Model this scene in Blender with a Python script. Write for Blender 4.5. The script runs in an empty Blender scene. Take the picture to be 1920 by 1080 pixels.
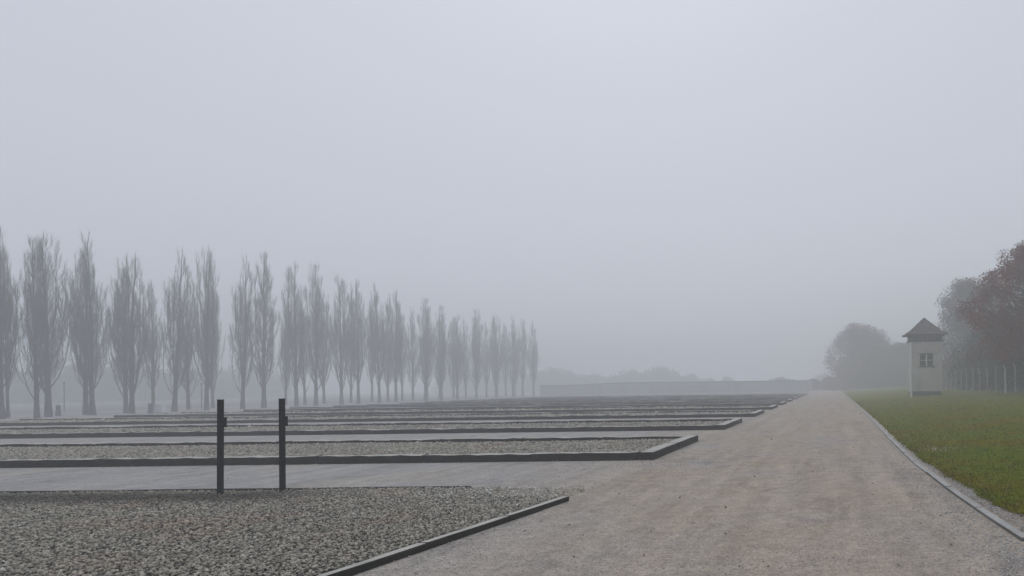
import bpy, bmesh, math, random
import numpy as np
from mathutils import Matrix, Vector

R = math.radians
random.seed(7)
rng = np.random.default_rng(7)
sc = bpy.context.scene
C = sc.collection

# ------------------------------------------------------------------ camera
EYE = 1.70
cam_d = bpy.data.cameras.new('camera')
cam_d.lens = 26.0
cam_d.sensor_width = 36.0
cam_d.shift_x = -0.3125
cam_d.shift_y = 0.09375
cam_d.clip_start = 0.1
cam_d.clip_end = 3000
cam = bpy.data.objects.new('camera', cam_d)
C.objects.link(cam)
cam.matrix_world = Matrix.Translation((0, 0, EYE)) @ Matrix.Rotation(R(90), 4, 'X') @ Matrix.Rotation(R(-0.7), 4, 'Z')
sc.camera = cam

# ------------------------------------------------------------------ sky and sun (veiled by fog, ahead and a little left)
SUN_EL, SUN_AZ = 46.0, -18.0         # degrees; azimuth from +Y, positive to +X
w = bpy.data.worlds.new('World')
sc.world = w
w.use_nodes = True
nt = w.node_tree
nt.nodes.clear()
sky = nt.nodes.new('ShaderNodeTexSky')
sky.sky_type = 'NISHITA'
sky.sun_disc = False
sky.sun_elevation = R(SUN_EL)
sky.sun_rotation = R(SUN_AZ)
sky.air_density = 1.0
sky.dust_density = 6.0
sky.ozone_density = 1.0
hs = nt.nodes.new('ShaderNodeHueSaturation')
hs.inputs['Saturation'].default_value = 0.25
mixw = nt.nodes.new('ShaderNodeMixRGB')
mixw.inputs['Fac'].default_value = 0.945
mixw.inputs['Color2'].default_value = (6.15, 6.6, 7.5, 1)   # the even grey of the cloud layer
bg = nt.nodes.new('ShaderNodeBackground')
bg.inputs['Strength'].default_value = 0.10
wo = nt.nodes.new('ShaderNodeOutputWorld')
nt.links.new(sky.outputs[0], hs.inputs['Color'])
nt.links.new(hs.outputs[0], mixw.inputs['Color1'])
nt.links.new(mixw.outputs[0], bg.inputs['Color'])
nt.links.new(bg.outputs[0], wo.inputs['Surface'])

sun_d = bpy.data.lights.new('sun', 'SUN')
sun_d.energy = 0.5
sun_d.angle = R(25)
sun_d.color = (1.0, 0.97, 0.93)
sun = bpy.data.objects.new('sun', sun_d)
C.objects.link(sun)
sdir = Vector((math.sin(R(SUN_AZ)) * math.cos(R(SUN_EL)), math.cos(R(SUN_AZ)) * math.cos(R(SUN_EL)), math.sin(R(SUN_EL))))
sun.rotation_euler = sdir.to_track_quat('Z', 'Y').to_euler()
sun.location = sdir * 100

vs = sc.view_settings
vs.view_transform = 'Standard'
vs.look = 'None'
vs.exposure = 0.0
vs.gamma = 1.0
vs.use_curve_mapping = False
cy = sc.cycles
cy.use_denoising = True
cy.max_bounces = 8
cy.diffuse_bounces = 3
cy.volume_bounces = 4
cy.transparent_max_bounces = 8

HAZE_DENSITY = 0.0060


# ================================================================== helpers
def link(o, parent=None):
    C.objects.link(o)
    if parent is not None:
        o.parent = parent
    return o


def tag(o, label=None, cat=None, group=None, kind=None):
    if label:
        o['label'] = label
    if cat:
        o['category'] = cat
    if group:
        o['group'] = group
    if kind:
        o['kind'] = kind
    return o


def empty(name, loc=(0, 0, 0), rz=0.0, parent=None):
    o = bpy.data.objects.new(name, None)
    o.empty_display_size = 0.3
    link(o, parent)
    o.location = loc
    o.rotation_euler = (0, 0, rz)
    return o


def np_mesh(name, v, f, mats, smooth=False, attr=None, mat_idx=None):
    """mesh from numpy arrays; f is (n,3) or (n,4)"""
    v = np.asarray(v, dtype=np.float32)
    f = np.asarray(f, dtype=np.int32)
    me = bpy.data.meshes.new(name)
    n, k = f.shape
    me.vertices.add(len(v))
    me.vertices.foreach_set('co', v.ravel())
    me.loops.add(n * k)
    me.loops.foreach_set('vertex_index', f.ravel())
    me.polygons.add(n)
    me.polygons.foreach_set('loop_start', np.arange(0, n * k, k, dtype=np.int32))
    if smooth:
        me.polygons.foreach_set('use_smooth', np.ones(n, dtype=bool))
    if mat_idx is not None:
        me.polygons.foreach_set('material_index', np.asarray(mat_idx, dtype=np.int32))
    me.update(calc_edges=True)
    if attr is not None:
        a = me.attributes.new('tone', 'FLOAT', 'POINT')
        a.data.foreach_set('value', np.asarray(attr, dtype=np.float32))
    for m in (mats if isinstance(mats, (list, tuple)) else [mats]):
        me.materials.append(m)
    return me


def obj(name, me, parent=None, loc=(0, 0, 0)):
    o = bpy.data.objects.new(name, me)
    link(o, parent)
    o.location = loc
    return o


def box_mesh(name, sx, sy, sz, mat, bevel=0.0, top_mat=None, base=True, jitter=0.0, cuts=0):
    """box centred in x/y, standing on z=0"""
    bm = bmesh.new()
    bmesh.ops.create_cube(bm, size=1.0)
    for v in bm.verts:
        v.co = Vector((v.co.x * sx, v.co.y * sy, (v.co.z + 0.5) * sz if base else v.co.z * sz))
    if cuts:
        long_e = [e for e in bm.edges if abs((e.verts[0].co - e.verts[1].co).x) > 0.9 * sx]
        bmesh.ops.subdivide_edges(bm, edges=long_e, cuts=cuts, use_grid_fill=True)
    if bevel:
        sharp = [e for e in bm.edges if len(e.link_faces) == 2 and e.calc_face_angle(0) > 0.5]
        bmesh.ops.bevel(bm, geom=sharp, offset=bevel, segments=1, affect='EDGES', profile=0.5)
    if jitter:
        for v in bm.verts:
            v.co += Vector((random.uniform(-1, 1), random.uniform(-1, 1), random.uniform(-1, 1))) * jitter
    bm.normal_update()
    me = bpy.data.meshes.new(name)
    me.materials.append(mat)
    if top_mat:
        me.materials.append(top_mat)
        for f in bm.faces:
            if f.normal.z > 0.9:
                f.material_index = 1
    bm.to_mesh(me)
    bm.free()
    return me


def copy_tree(o, parent=None):
    c = o.copy()
    C.objects.link(c)
    c.parent = parent
    for ch in list(o.children):
        copy_tree(ch, c)
    return c


# ------------------------------------------------------------------ materials
def material(name, rough=0.85, spec=0.3):
    m = bpy.data.materials.new(name)
    m.use_nodes = True
    b = m.node_tree.nodes['Principled BSDF']
    b.inputs['Roughness'].default_value = rough
    b.inputs['Specular IOR Level'].default_value = spec * 0.3
    return m, m.node_tree, b


def noise(nt, coord, scale, detail=4, rough=0.55, dist=0.0):
    n = nt.nodes.new('ShaderNodeTexNoise')
    n.inputs['Scale'].default_value = scale
    n.inputs['Detail'].default_value = detail
    n.inputs['Roughness'].default_value = rough
    n.inputs['Distortion'].default_value = dist
    if coord is not None:
        nt.links.new(coord, n.inputs['Vector'])
    return n.outputs['Fac']


def ramp(nt, fac, stops, interp='LINEAR'):
    r = nt.nodes.new('ShaderNodeValToRGB')
    r.color_ramp.interpolation = interp
    els = r.color_ramp.elements
    while len(els) > len(stops):
        els.remove(els[-1])
    while len(els) < len(stops):
        els.new(0.5)
    for e, (p, c) in zip(els, stops):
        e.position = p
        e.color = (*c, 1) if len(c) == 3 else c
    nt.links.new(fac, r.inputs['Fac'])
    return r.outputs['Color']


def mix(nt, fac, a, b, mode='MIX'):
    m = nt.nodes.new('ShaderNodeMixRGB')
    m.blend_type = mode
    for s, v in (('Fac', fac), ('Color1', a), ('Color2', b)):
        if hasattr(v, 'is_linked'):
            nt.links.new(v, m.inputs[s])
        elif s == 'Fac':
            m.inputs[s].default_value = v
        else:
            m.inputs[s].default_value = (*v, 1)
    return m.outputs['Color']


def bump(nt, b, height, strength=0.5, dist=0.02):
    n = nt.nodes.new('ShaderNodeBump')
    n.inputs['Strength'].default_value = strength
    n.inputs['Distance'].default_value = dist
    nt.links.new(height, n.inputs['Height'])
    nt.links.new(n.outputs['Normal'], b.inputs['Normal'])


def coords(nt, kind='Object', scale=None):
    t = nt.nodes.new('ShaderNodeTexCoord').outputs[kind]
    if scale:
        mp = nt.nodes.new('ShaderNodeMapping')
        mp.inputs['Scale'].default_value = scale
        nt.links.new(t, mp.inputs['Vector'])
        t = mp.outputs['Vector']
    return t


def g(v):
    return (v, v, v)


def ground_material(name, cols, patch_scale, speck=(0.72, 1.25), grit=55.0, bstr=0.5):
    """cols: three base colours mixed by large patches, then fine grit"""
    m, nt, b = material(name, 0.9, 0.25)
    co = coords(nt)
    co2 = coords(nt, scale=(1.0, 0.45, 1.0))
    p1 = noise(nt, co2, patch_scale, 5, 0.6, 0.6)
    c = ramp(nt, p1, [(0.36, cols[0]), (0.5, cols[1]), (0.64, cols[2])])
    p2 = noise(nt, co, patch_scale * 7.0, 5, 0.65)
    c = mix(nt, 1.0, c, ramp(nt, p2, [(0.3, g(0.84)), (0.7, g(1.13))]), 'MULTIPLY')
    g1 = noise(nt, co, grit, 3, 0.7)
    c = mix(nt, 1.0, c, ramp(nt, g1, [(0.28, g(speck[0])), (0.72, g(speck[1]))]), 'MULTIPLY')
    vor = nt.nodes.new('ShaderNodeTexVoronoi')
    vor.inputs['Scale'].default_value = grit * 0.62
    nt.links.new(co, vor.inputs['Vector'])
    c = mix(nt, 0.35, c, mix(nt, 1.0, c, ramp(nt, vor.outputs['Color'], [(0.2, g(0.55)), (0.55, g(1.0)), (0.9, g(1.5))]), 'MULTIPLY'))
    nt.links.new(c, b.inputs['Base Color'])
    h = mix(nt, 0.5, g1, vor.outputs['Distance'])
    bump(nt, b, h, bstr, 0.015)
    return m


M = {}


def site_gravel(name):
    """fine crushed limestone, trodden to a sandy tan along the path and left grey elsewhere"""
    m, nt, b = material(name, 0.9, 0.25)
    geo = nt.nodes.new('ShaderNodeNewGeometry').outputs['Position']
    sep = nt.nodes.new('ShaderNodeSeparateXYZ')
    nt.links.new(geo, sep.inputs[0])
    wn = noise(nt, geo, 0.22, 5, 0.6, 0.4)
    ma = nt.nodes.new('ShaderNodeMath')
    ma.operation = 'MULTIPLY_ADD'
    nt.links.new(wn, ma.inputs[0])
    ma.inputs[1].default_value = 11.0
    nt.links.new(sep.outputs[0], ma.inputs[2])
    mr = nt.nodes.new('ShaderNodeMapRange')
    mr.interpolation_type = 'SMOOTHSTEP'
    mr.inputs['From Min'].default_value = -3.2
    mr.inputs['From Max'].default_value = 4.2
    nt.links.new(ma.outputs[0], mr.inputs['Value'])
    tan = mr.outputs['Result']
    mp = nt.nodes.new('ShaderNodeMapping')
    mp.inputs['Scale'].default_value = (1.0, 0.5, 1.0)
    nt.links.new(geo, mp.inputs['Vector'])
    p1 = noise(nt, mp.outputs[0], 0.5, 6, 0.62, 0.5)
    c_tan = ramp(nt, p1, [(0.34, (0.365, 0.322, 0.283)), (0.5, (0.41, 0.345, 0.28)), (0.66, (0.375, 0.308, 0.235))])
    c_gry = ramp(nt, p1, [(0.34, (0.33, 0.32, 0.315)), (0.5, (0.375, 0.36, 0.345)), (0.66, (0.385, 0.35, 0.31))])
    c = mix(nt, tan, c_gry, c_tan)
    mp2 = nt.nodes.new('ShaderNodeMapping')
    mp2.inputs['Scale'].default_value = (2.4, 0.12, 1.0)
    nt.links.new(geo, mp2.inputs['Vector'])
    tr_ = noise(nt, mp2.outputs[0], 1.0, 4, 0.6, 0.3)        # wear along the walking line
    c = mix(nt, 1.0, c, ramp(nt, tr_, [(0.35, g(0.88)), (0.65, g(1.09))]), 'MULTIPLY')
    dm = noise(nt, mp.outputs[0], 1.1, 6, 0.7, 1.2)            # damp and scuffed spots
    c = mix(nt, 1.0, c, ramp(nt, dm, [(0.36, g(0.80)), (0.46, g(1.0)), (0.62, g(1.0)), (0.72, g(1.10))]), 'MULTIPLY')
    p2 = noise(nt, geo, 3.3, 5, 0.65)
    c = mix(nt, 1.0, c, ramp(nt, p2, [(0.3, g(0.82)), (0.7, g(1.15))]), 'MULTIPLY')
    g1 = noise(nt, geo, 55.0, 3, 0.75)
    c = mix(nt, 1.0, c, ramp(nt, g1, [(0.28, g(0.55)), (0.72, g(1.42))]), 'MULTIPLY')
    g2 = noise(nt, geo, 17.0, 3, 0.7)
    c = mix(nt, 1.0, c, ramp(nt, g2, [(0.28, g(0.75)), (0.72, g(1.22))]), 'MULTIPLY')
    nt.links.new(c, b.inputs['Base Color'])
    bump(nt, b, mix(nt, 0.5, g1, g2), 0.5, 0.015)
    return m


M['gravel'] = site_gravel('fine site gravel')
M['path'] = M['gravel']
M['verge'] = ground_material('grey verge', [(0.20, 0.21, 0.19), (0.24, 0.24, 0.22), (0.17, 0.19, 0.14)], 0.2)


def attr_ramp_material(name, stops, rough=0.85, extra=None, spec=0.3):
    """colour from the per-piece 'tone' attribute"""
    m, nt, b = material(name, rough, spec)
    a = nt.nodes.new('ShaderNodeAttribute')
    a.attribute_name = 'tone'
    c = ramp(nt, a.outputs['Fac'], stops)
    if extra:
        c = extra(nt, c)
    nt.links.new(c, b.inputs['Base Color'])
    return m


def stone_extra(nt, c):
    co = coords(nt)
    p = noise(nt, co, 0.8, 4, 0.6, 0.5)
    c = mix(nt, ramp(nt, p, [(0.52, g(0)), (0.68, g(0.55))]), c, mix(nt, 1.0, c, (1.05, 0.82, 0.76), 'MULTIPLY'))
    s = noise(nt, co, 90, 3, 0.6)
    return mix(nt, 1.0, c, ramp(nt, s, [(0.3, g(0.8)), (0.7, g(1.15))]), 'MULTIPLY')


STONES = [(0.0, (0.09, 0.083, 0.07)), (0.25, (0.26, 0.242, 0.204)), (0.55, (0.41, 0.38, 0.318)), (0.8, (0.50, 0.462, 0.38)), (0.94, (0.53, 0.47, 0.38)), (1.0, (0.72, 0.70, 0.66))]
M['stone'] = attr_ramp_material('crushed stone', STONES, 0.85, stone_extra)
M['grit'] = attr_ramp_material('loose grit', [(0.0, (0.20, 0.19, 0.18)), (0.4, (0.40, 0.38, 0.36)), (0.8, (0.50, 0.48, 0.45)), (1.0, (0.62, 0.61, 0.60))], 0.85)

# dark damp soil under the stones, and coarse gravel for the beds too far away to build stone by stone
m, nt, b = material('bed gravel', 0.9, 0.2)
co = coords(nt)
v = nt.nodes.new('ShaderNodeTexVoronoi')
v.inputs['Scale'].default_value = 9.0
nt.links.new(co, v.inputs['Vector'])
c = ramp(nt, v.outputs['Color'], [(0.1, (0.10, 0.095, 0.088)), (0.5, (0.23, 0.22, 0.20)), (0.9, (0.36, 0.345, 0.31))])
nt.links.new(c, b.inputs['Base Color'])
bump(nt, b, v.outputs['Distance'], 0.8, 0.04)
M['bed'] = m
m, nt, b = material('bed soil', 0.95, 0.2)
n1 = noise(nt, coords(nt), 30, 4, 0.7)
nt.links.new(ramp(nt, n1, [(0.3, (0.03, 0.028, 0.025)), (0.7, (0.08, 0.076, 0.066))]), b.inputs['Base Color'])
M['soil'] = m


def concrete(name, lo, hi, stain, rough=0.85, sc_=3.0, bs=0.4):
    m, nt, b = material(name, rough, 0.3)
    co = coords(nt)
    oi = nt.nodes.new('ShaderNodeObjectInfo')
    add = nt.nodes.new('ShaderNodeVectorMath')
    add.operation = 'MULTIPLY_ADD'
    add.inputs[1].default_value = (1, 1, 1)
    nt.links.new(co, add.inputs[0])
    cmb = nt.nodes.new('ShaderNodeCombineXYZ')
    ml = nt.nodes.new('ShaderNodeMath')
    ml.operation = 'MULTIPLY'
    ml.inputs[1].default_value = 37.0
    nt.links.new(oi.outputs['Random'], ml.inputs[0])
    nt.links.new(ml.outputs[0], cmb.inputs[0])
    nt.links.new(ml.outputs[0], cmb.inputs[1])
    nt.links.new(cmb.outputs[0], add.inputs[2])
    co = add.outputs[0]
    n1 = noise(nt, co, sc_, 5, 0.65)
    c = ramp(nt, n1, [(0.3, lo), (0.7, hi)])
    n2 = noise(nt, co, sc_ * 0.45, 4, 0.6, 0.8)
    c = mix(nt, ramp(nt, n2, [(0.5, g(0)), (0.66, g(0.75))]), c, stain)
    n3 = noise(nt, co, 80, 3, 0.7)
    c = mix(nt, 1.0, c, ramp(nt, n3, [(0.3, g(0.8)), (0.7, g(1.2))]), 'MULTIPLY')
    nt.links.new(c, b.inputs['Base Color'])
    bump(nt, b, n3, bs, 0.008)
    return m


M['edge_side'] = concrete('damp mossy shaded concrete', (0.012, 0.011, 0.009), (0.036, 0.033, 0.027), (0.018, 0.02, 0.011))  # damp and moss, with shade of the upright faces put into the colour
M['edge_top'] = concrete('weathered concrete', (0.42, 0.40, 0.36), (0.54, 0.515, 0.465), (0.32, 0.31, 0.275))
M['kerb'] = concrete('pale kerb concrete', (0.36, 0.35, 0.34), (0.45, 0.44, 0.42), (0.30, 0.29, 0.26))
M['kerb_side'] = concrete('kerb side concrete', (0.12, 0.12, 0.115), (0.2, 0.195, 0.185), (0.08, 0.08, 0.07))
M['wall'] = concrete('grey boundary wall', (0.32, 0.33, 0.315), (0.38, 0.39, 0.37), (0.26, 0.275, 0.245), sc_=0.6)
M['coping'] = concrete('mossy coping', (0.11, 0.13, 0.095), (0.16, 0.18, 0.13), (0.12, 0.135, 0.10))
M['plaster'] = concrete('grey-white plaster', (0.45, 0.435, 0.40), (0.53, 0.515, 0.475), (0.36, 0.35, 0.315), sc_=0.8, bs=0.2)
M['white_paint'] = concrete('white paint', (0.66, 0.66, 0.64), (0.74, 0.74, 0.72), (0.58, 0.58, 0.54), sc_=1.0, bs=0.1)
M['plinth'] = concrete('dark mossy plinth', (0.06, 0.07, 0.055), (0.10, 0.115, 0.085), (0.05, 0.06, 0.045))
M['post_concrete'] = concrete('fence post concrete', (0.30, 0.29, 0.28), (0.40, 0.39, 0.37), (0.22, 0.215, 0.2))
M['post_white'] = concrete('whitewashed post', (0.6, 0.6, 0.57), (0.7, 0.7, 0.67), (0.5, 0.5, 0.47))
M['roof'] = concrete('weathered brown-grey tiles', (0.085, 0.075, 0.08), (0.13, 0.115, 0.12), (0.07, 0.065, 0.065), sc_=2.0)
M['timber'] = concrete('dark weathered timber', (0.03, 0.03, 0.032), (0.055, 0.053, 0.055), (0.04, 0.04, 0.038))
M['grey_board'] = concrete('grey gallery boards', (0.10, 0.105, 0.115), (0.15, 0.155, 0.165), (0.09, 0.09, 0.10))
m, nt, b = material('dark painted steel', 0.7, 0.4)
n1 = noise(nt, coords(nt), 14, 5, 0.7)
nt.links.new(ramp(nt, n1, [(0.35, (0.008, 0.008, 0.0095)), (0.6, (0.014, 0.0135, 0.014)), (0.75, (0.028, 0.02, 0.016))]), b.inputs['Base Color'])
b.inputs['Metallic'].default_value = 0.0
M['steel'] = m
m, nt, b = material('galvanised wire', 0.5, 0.5)
b.inputs['Base Color'].default_value = (0.18, 0.18, 0.18, 1)
M['wire'] = m
m, nt, b = material('window glass', 0.12, 0.5)
b.inputs['Base Color'].default_value = (0.02, 0.022, 0.026, 1)
M['glass'] = m


def bark(name, lo, hi, sc_=6.0):
    m, nt, b = material(name, 0.9, 0.2)
    n1 = noise(nt, coords(nt, scale=(1, 1, 0.25)), sc_, 5, 0.7)
    nt.links.new(ramp(nt, n1, [(0.3, lo), (0.7, hi)]), b.inputs['Base Color'])
    bump(nt, b, n1, 0.6, 0.03)
    return m


M['bark'] = bark('poplar bark', (0.03, 0.028, 0.024), (0.075, 0.07, 0.058))
M['twig'] = bark('poplar twigs', (0.045, 0.040, 0.036), (0.085, 0.076, 0.067), 2.0)
M['dark_bark'] = bark('dark bark', (0.022, 0.02, 0.018), (0.05, 0.046, 0.042))
M['copper'] = attr_ramp_material('copper autumn leaves', [(0.0, (0.07, 0.010, 0.006)), (0.5, (0.17, 0.024, 0.012)), (0.85, (0.26, 0.045, 0.02)), (1.0, (0.32, 0.11, 0.05))], 0.7)
M['brown_leaf'] = attr_ramp_material('brown autumn leaves', [(0.0, (0.055, 0.03, 0.022)), (0.6, (0.10, 0.055, 0.038)), (1.0, (0.15, 0.09, 0.055))], 0.7)
M['dull_leaf'] = attr_ramp_material('dull dark leaves', [(0.0, (0.018, 0.018, 0.016)), (0.6, (0.034, 0.034, 0.03)), (1.0, (0.055, 0.052, 0.042))], 0.7)
M['green_leaf'] = attr_ramp_material('dull green leaves', [(0.0, (0.022, 0.028, 0.018)), (0.6, (0.042, 0.052, 0.032)), (1.0, (0.075, 0.085, 0.05))], 0.7)


def lawn_extra(nt, c):
    geo = nt.nodes.new('ShaderNodeNewGeometry').outputs['Position']
    p = noise(nt, geo, 0.45, 4, 0.6, 0.4)
    c = mix(nt, ramp(nt, p, [(0.40, g(0)), (0.60, g(0.9))]), c, mix(nt, 1.0, c, (1.35, 0.84, 0.75), 'MULTIPLY'))
    p2 = noise(nt, geo, 5.0, 4, 0.65)
    return mix(nt, 1.0, c, ramp(nt, p2, [(0.3, g(0.7)), (0.7, g(1.3))]), 'MULTIPLY')


M['grass'] = attr_ramp_material('winter grass', [(0.0, (0.082, 0.094, 0.003)), (0.5, (0.132, 0.165, 0.005)), (0.85, (0.185, 0.215, 0.008)), (1.0, (0.27, 0.23, 0.05))], 0.8, lawn_extra, 0.15)
m, nt, b = material('lawn', 0.95, 0.1)
geo = nt.nodes.new('ShaderNodeNewGeometry').outputs['Position']
n1 = noise(nt, geo, 25, 4, 0.7)
c = ramp(nt, n1, [(0.3, (0.068, 0.082, 0.003)), (0.55, (0.114, 0.150, 0.006)), (0.75, (0.16, 0.195, 0.010))])
c = lawn_extra(nt, c)
nt.links.new(c, b.inputs['Base Color'])
bump(nt, b, n1, 0.4, 0.02)
M['lawn'] = m


# ================================================================== geometry generators
def ico():
    t = (1 + 5 ** 0.5) / 2
    v = np.array([(-1, t, 0), (1, t, 0), (-1, -t, 0), (1, -t, 0), (0, -1, t), (0, 1, t), (0, -1, -t), (0, 1, -t), (t, 0, -1), (t, 0, 1), (-t, 0, -1), (-t, 0, 1)], float)
    v /= np.linalg.norm(v[0])
    f = np.array([(0, 11, 5), (0, 5, 1), (0, 1, 7), (0, 7, 10), (0, 10, 11), (1, 5, 9), (5, 11, 4), (11, 10, 2), (10, 7, 6), (7, 1, 8), (3, 9, 4), (3, 4, 2), (3, 2, 6), (3, 6, 8), (3, 8, 9), (4, 9, 5), (2, 4, 11), (6, 2, 10), (8, 6, 7), (9, 8, 1)])
    return v, f


IV, IF = ico()
# cheap angular chip: an octahedron
OV = np.array([(1, 0, 0), (-1, 0, 0), (0, 1, 0), (0, -1, 0), (0, 0, 1), (0, 0, -1)], float)
OF = np.array([(0, 2, 4), (2, 1, 4), (1, 3, 4), (3, 0, 4), (2, 0, 5), (1, 2, 5), (3, 1, 5), (0, 3, 5)])


def rand_rot(n, tilt=0.6):
    a = rng.uniform(0, 2 * np.pi, n)
    tx = rng.normal(0, tilt, n)
    ty = rng.normal(0, tilt, n)
    ca, sa, cx, sx, cy_, sy = np.cos(a), np.sin(a), np.cos(tx), np.sin(tx), np.cos(ty), np.sin(ty)
    z = np.zeros(n)
    o = np.ones(n)
    Rz = np.stack([np.stack([ca, -sa, z], -1), np.stack([sa, ca, z], -1), np.stack([z, z, o], -1)], -2)
    Rx = np.stack([np.stack([o, z, z], -1), np.stack([z, cx, -sx], -1), np.stack([z, sx, cx], -1)], -2)
    Ry = np.stack([np.stack([cy_, z, sy], -1), np.stack([z, o, z], -1), np.stack([-sy, z, cy_], -1)], -2)
    return Rz @ Rx @ Ry


def stones_mesh(name, pts, size, mat, cheap=False, flat=0.6, tones=None):
    """one mesh of many angular stones at pts (n,3)"""
    n = len(pts)
    V, F = (OV, OF) if cheap else (IV, IF)
    k = len(V)
    v = V[None] * rng.uniform(0.72, 1.25, (n, k, 1))
    s = size * rng.lognormal(0, 0.28, n)
    scl = np.stack([s, s * rng.uniform(0.6, 0.9, n), s * rng.uniform(flat * 0.7, flat * 1.2, n)], -1)
    v = v * scl[:, None, :]
    v = np.einsum('nij,nkj->nki', rand_rot(n, 0.45), v) + pts[:, None, :]
    f = F[None] + (np.arange(n) * k)[:, None, None]
    t = rng.beta(1.6, 1.6, n) if tones is None else tones
    return np_mesh(name, v.reshape(-1, 3), f.reshape(-1, 3), mat, attr=np.repeat(t, k))


def jgrid(x0, x1, y0, y1, sp, jit=0.5):
    xs = np.arange(x0, x1, sp)
    ys = np.arange(y0, y1, sp)
    X, Y = np.meshgrid(xs, ys)
    X = X + rng.uniform(-jit, jit, X.shape) * sp
    Y = Y + rng.uniform(-jit, jit, Y.shape) * sp
    return np.stack([X.ravel(), Y.ravel()], -1)


def vnoise(x, y, seed=0):
    """cheap smooth noise from a few sines, about -1..1"""
    r_ = np.random.default_rng(seed)
    s = 0
    for i in range(6):
        a, p = r_.uniform(0, 2 * np.pi, 2)
        fq = 1.6 ** i * 0.5
        s = s + np.sin((np.cos(a) * x + np.sin(a) * y) * fq + p) / (1.35 ** i)
    return s / 2.6


def sheet(name, x0, x1, y0, y1, z, mat, kind='structure', nx=1, ny=1):
    xs = np.linspace(x0, x1, nx + 1)
    ys = np.linspace(y0, y1, ny + 1)
    X, Y = np.meshgrid(xs, ys)
    v = np.stack([X.ravel(), Y.ravel(), np.full(X.size, z)], -1)
    i = np.arange(ny)[:, None] * (nx + 1) + np.arange(nx)[None]
    f = np.stack([i, i + 1, i + nx + 2, i + nx + 1], -1).reshape(-1, 4)
    o = obj(name, np_mesh(name, v, f, mat))
    if kind:
        o['kind'] = kind
    return o


class Tubes:
    """tapered tubes collected into one mesh"""
    def __init__(self):
        self.v, self.f, self.n = [], [], 0

    def tube(self, pts, rad, sides=5, cap=False):
        pts = np.asarray(pts, float)
        k = len(pts)
        d = np.gradient(pts, axis=0)
        d /= np.linalg.norm(d, axis=1)[:, None] + 1e-9
        up = np.where(np.abs(d[:, 2:3]) > 0.9, np.array([[1.0, 0, 0]]), np.array([[0, 0, 1.0]]))
        a = np.cross(d, up)
        a /= np.linalg.norm(a, axis=1)[:, None] + 1e-9
        b_ = np.cross(d, a)
        th = np.linspace(0, 2 * np.pi, sides, endpoint=False)
        ring = a[:, None] * np.cos(th)[None, :, None] + b_[:, None] * np.sin(th)[None, :, None]
        v = pts[:, None] + ring * np.asarray(rad, float)[:, None, None]
        self.v.append(v.reshape(-1, 3))
        j = np.arange(sides)
        for i in range(k - 1):
            p = self.n + i * sides
            q = p + sides
            self.f.append(np.stack([p + j, p + (j + 1) % sides, q + (j + 1) % sides], -1))
            self.f.append(np.stack([p + j, q + (j + 1) % sides, q + j], -1))
        self.n += k * sides

    def spikes(self, base, tip, rad):
        """many 3-sided spikes at once (twigs)"""
        base, tip = np.asarray(base), np.asarray(tip)
        n = len(base)
        d = tip - base
        d = d / (np.linalg.norm(d, axis=1)[:, None] + 1e-9)
        r0 = rng.normal(size=(n, 3))
        a = np.cross(d, r0)
        a /= np.linalg.norm(a, axis=1)[:, None] + 1e-9
        b_ = np.cross(d, a)
        rad = np.broadcast_to(rad, (n,))[:, None]
        vs_ = np.stack([base + a * rad, base + (-0.5 * a + 0.87 * b_) * rad, base + (-0.5 * a - 0.87 * b_) * rad, tip], 1)
        self.v.append(vs_.reshape(-1, 3))
        o = self.n + np.arange(n)[:, None] * 4
        self.f.append(np.concatenate([o + np.array([[0, 1, 3]]), o + np.array([[1, 2, 3]]), o + np.array([[2, 0, 3]])]))
        self.n += n * 4

    def mesh(self, name, mat, smooth=True):
        return np_mesh(name, np.concatenate(self.v), np.concatenate(self.f), mat, smooth=smooth)


# ================================================================== ground, path, lawn
def ground_z(x):
    return np.interp(x, [-500, -70, -64, -56, -52, 500], [-0.51, -0.51, -0.44, -0.08, 0.0, 0.0])


def terrain(name, xs, y0, y1, lift, mat, ny=20):
    """sheet that follows the gentle fall of the ground towards the avenue"""
    xs = np.asarray(xs, float)
    X, Y = np.meshgrid(xs, np.linspace(y0, y1, ny + 1))
    v = np.stack([X.ravel(), Y.ravel(), ground_z(X.ravel()) + lift], -1)
    nx = len(xs) - 1
    i = np.arange(ny)[:, None] * (nx + 1) + np.arange(nx)[None]
    f = np.stack([i, i + 1, i + nx + 2, i + nx + 1], -1).reshape(-1, 4)
    o = obj(name, np_mesh(name, v, f, mat))
    o['kind'] = 'structure'
    return o


terrain('ground', [-490, -200, -90, -70, -67, -64, -60, -56, -54, -52, -40, -20, 0, 30, 100, 490], -490, 520, 0.0, M['gravel'])
sheet('gravel_path', -4.02, 2.05, -30, 196, 0.004, M['path'], nx=4, ny=40)
terrain('far_meadow', [-480, -200, -88], -400, 500, 0.004, M['verge'], 8)
terrain('far_verge', [-90, -70, -67, -64, -60, -56, -54, -52, -40, -20, -4.6], 126, 190, 0.012, M['verge'], 6)
terrain('poplar_avenue', [-84, -70, -67.5], -60, 200, 0.008, M['gravel'], 10)


def kerb_x(y):
    return np.interp(y, [5, 7.8, 11, 16, 22, 33, 60, 100, 196], [2.1, 1.98, 1.80, 1.67, 1.69, 1.80, 1.86, 1.9, 1.95])


def lawn_z(x):
    return np.interp(x, [1.5, 3.0, 16.0, 24.0, 60.0], [0.0, 0.02, 0.66, 0.78, 0.8])


def lawn_edge(y):
    gap = np.interp(y, [6, 8, 10, 13, 17, 22, 160], [1.0, 0.58, 0.40, 0.26, 0.16, 0.12, 0.12])
    return kerb_x(y) + 0.16 + gap * (0.72 + 0.28 * vnoise(y * 5, y * 0, 3))


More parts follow.
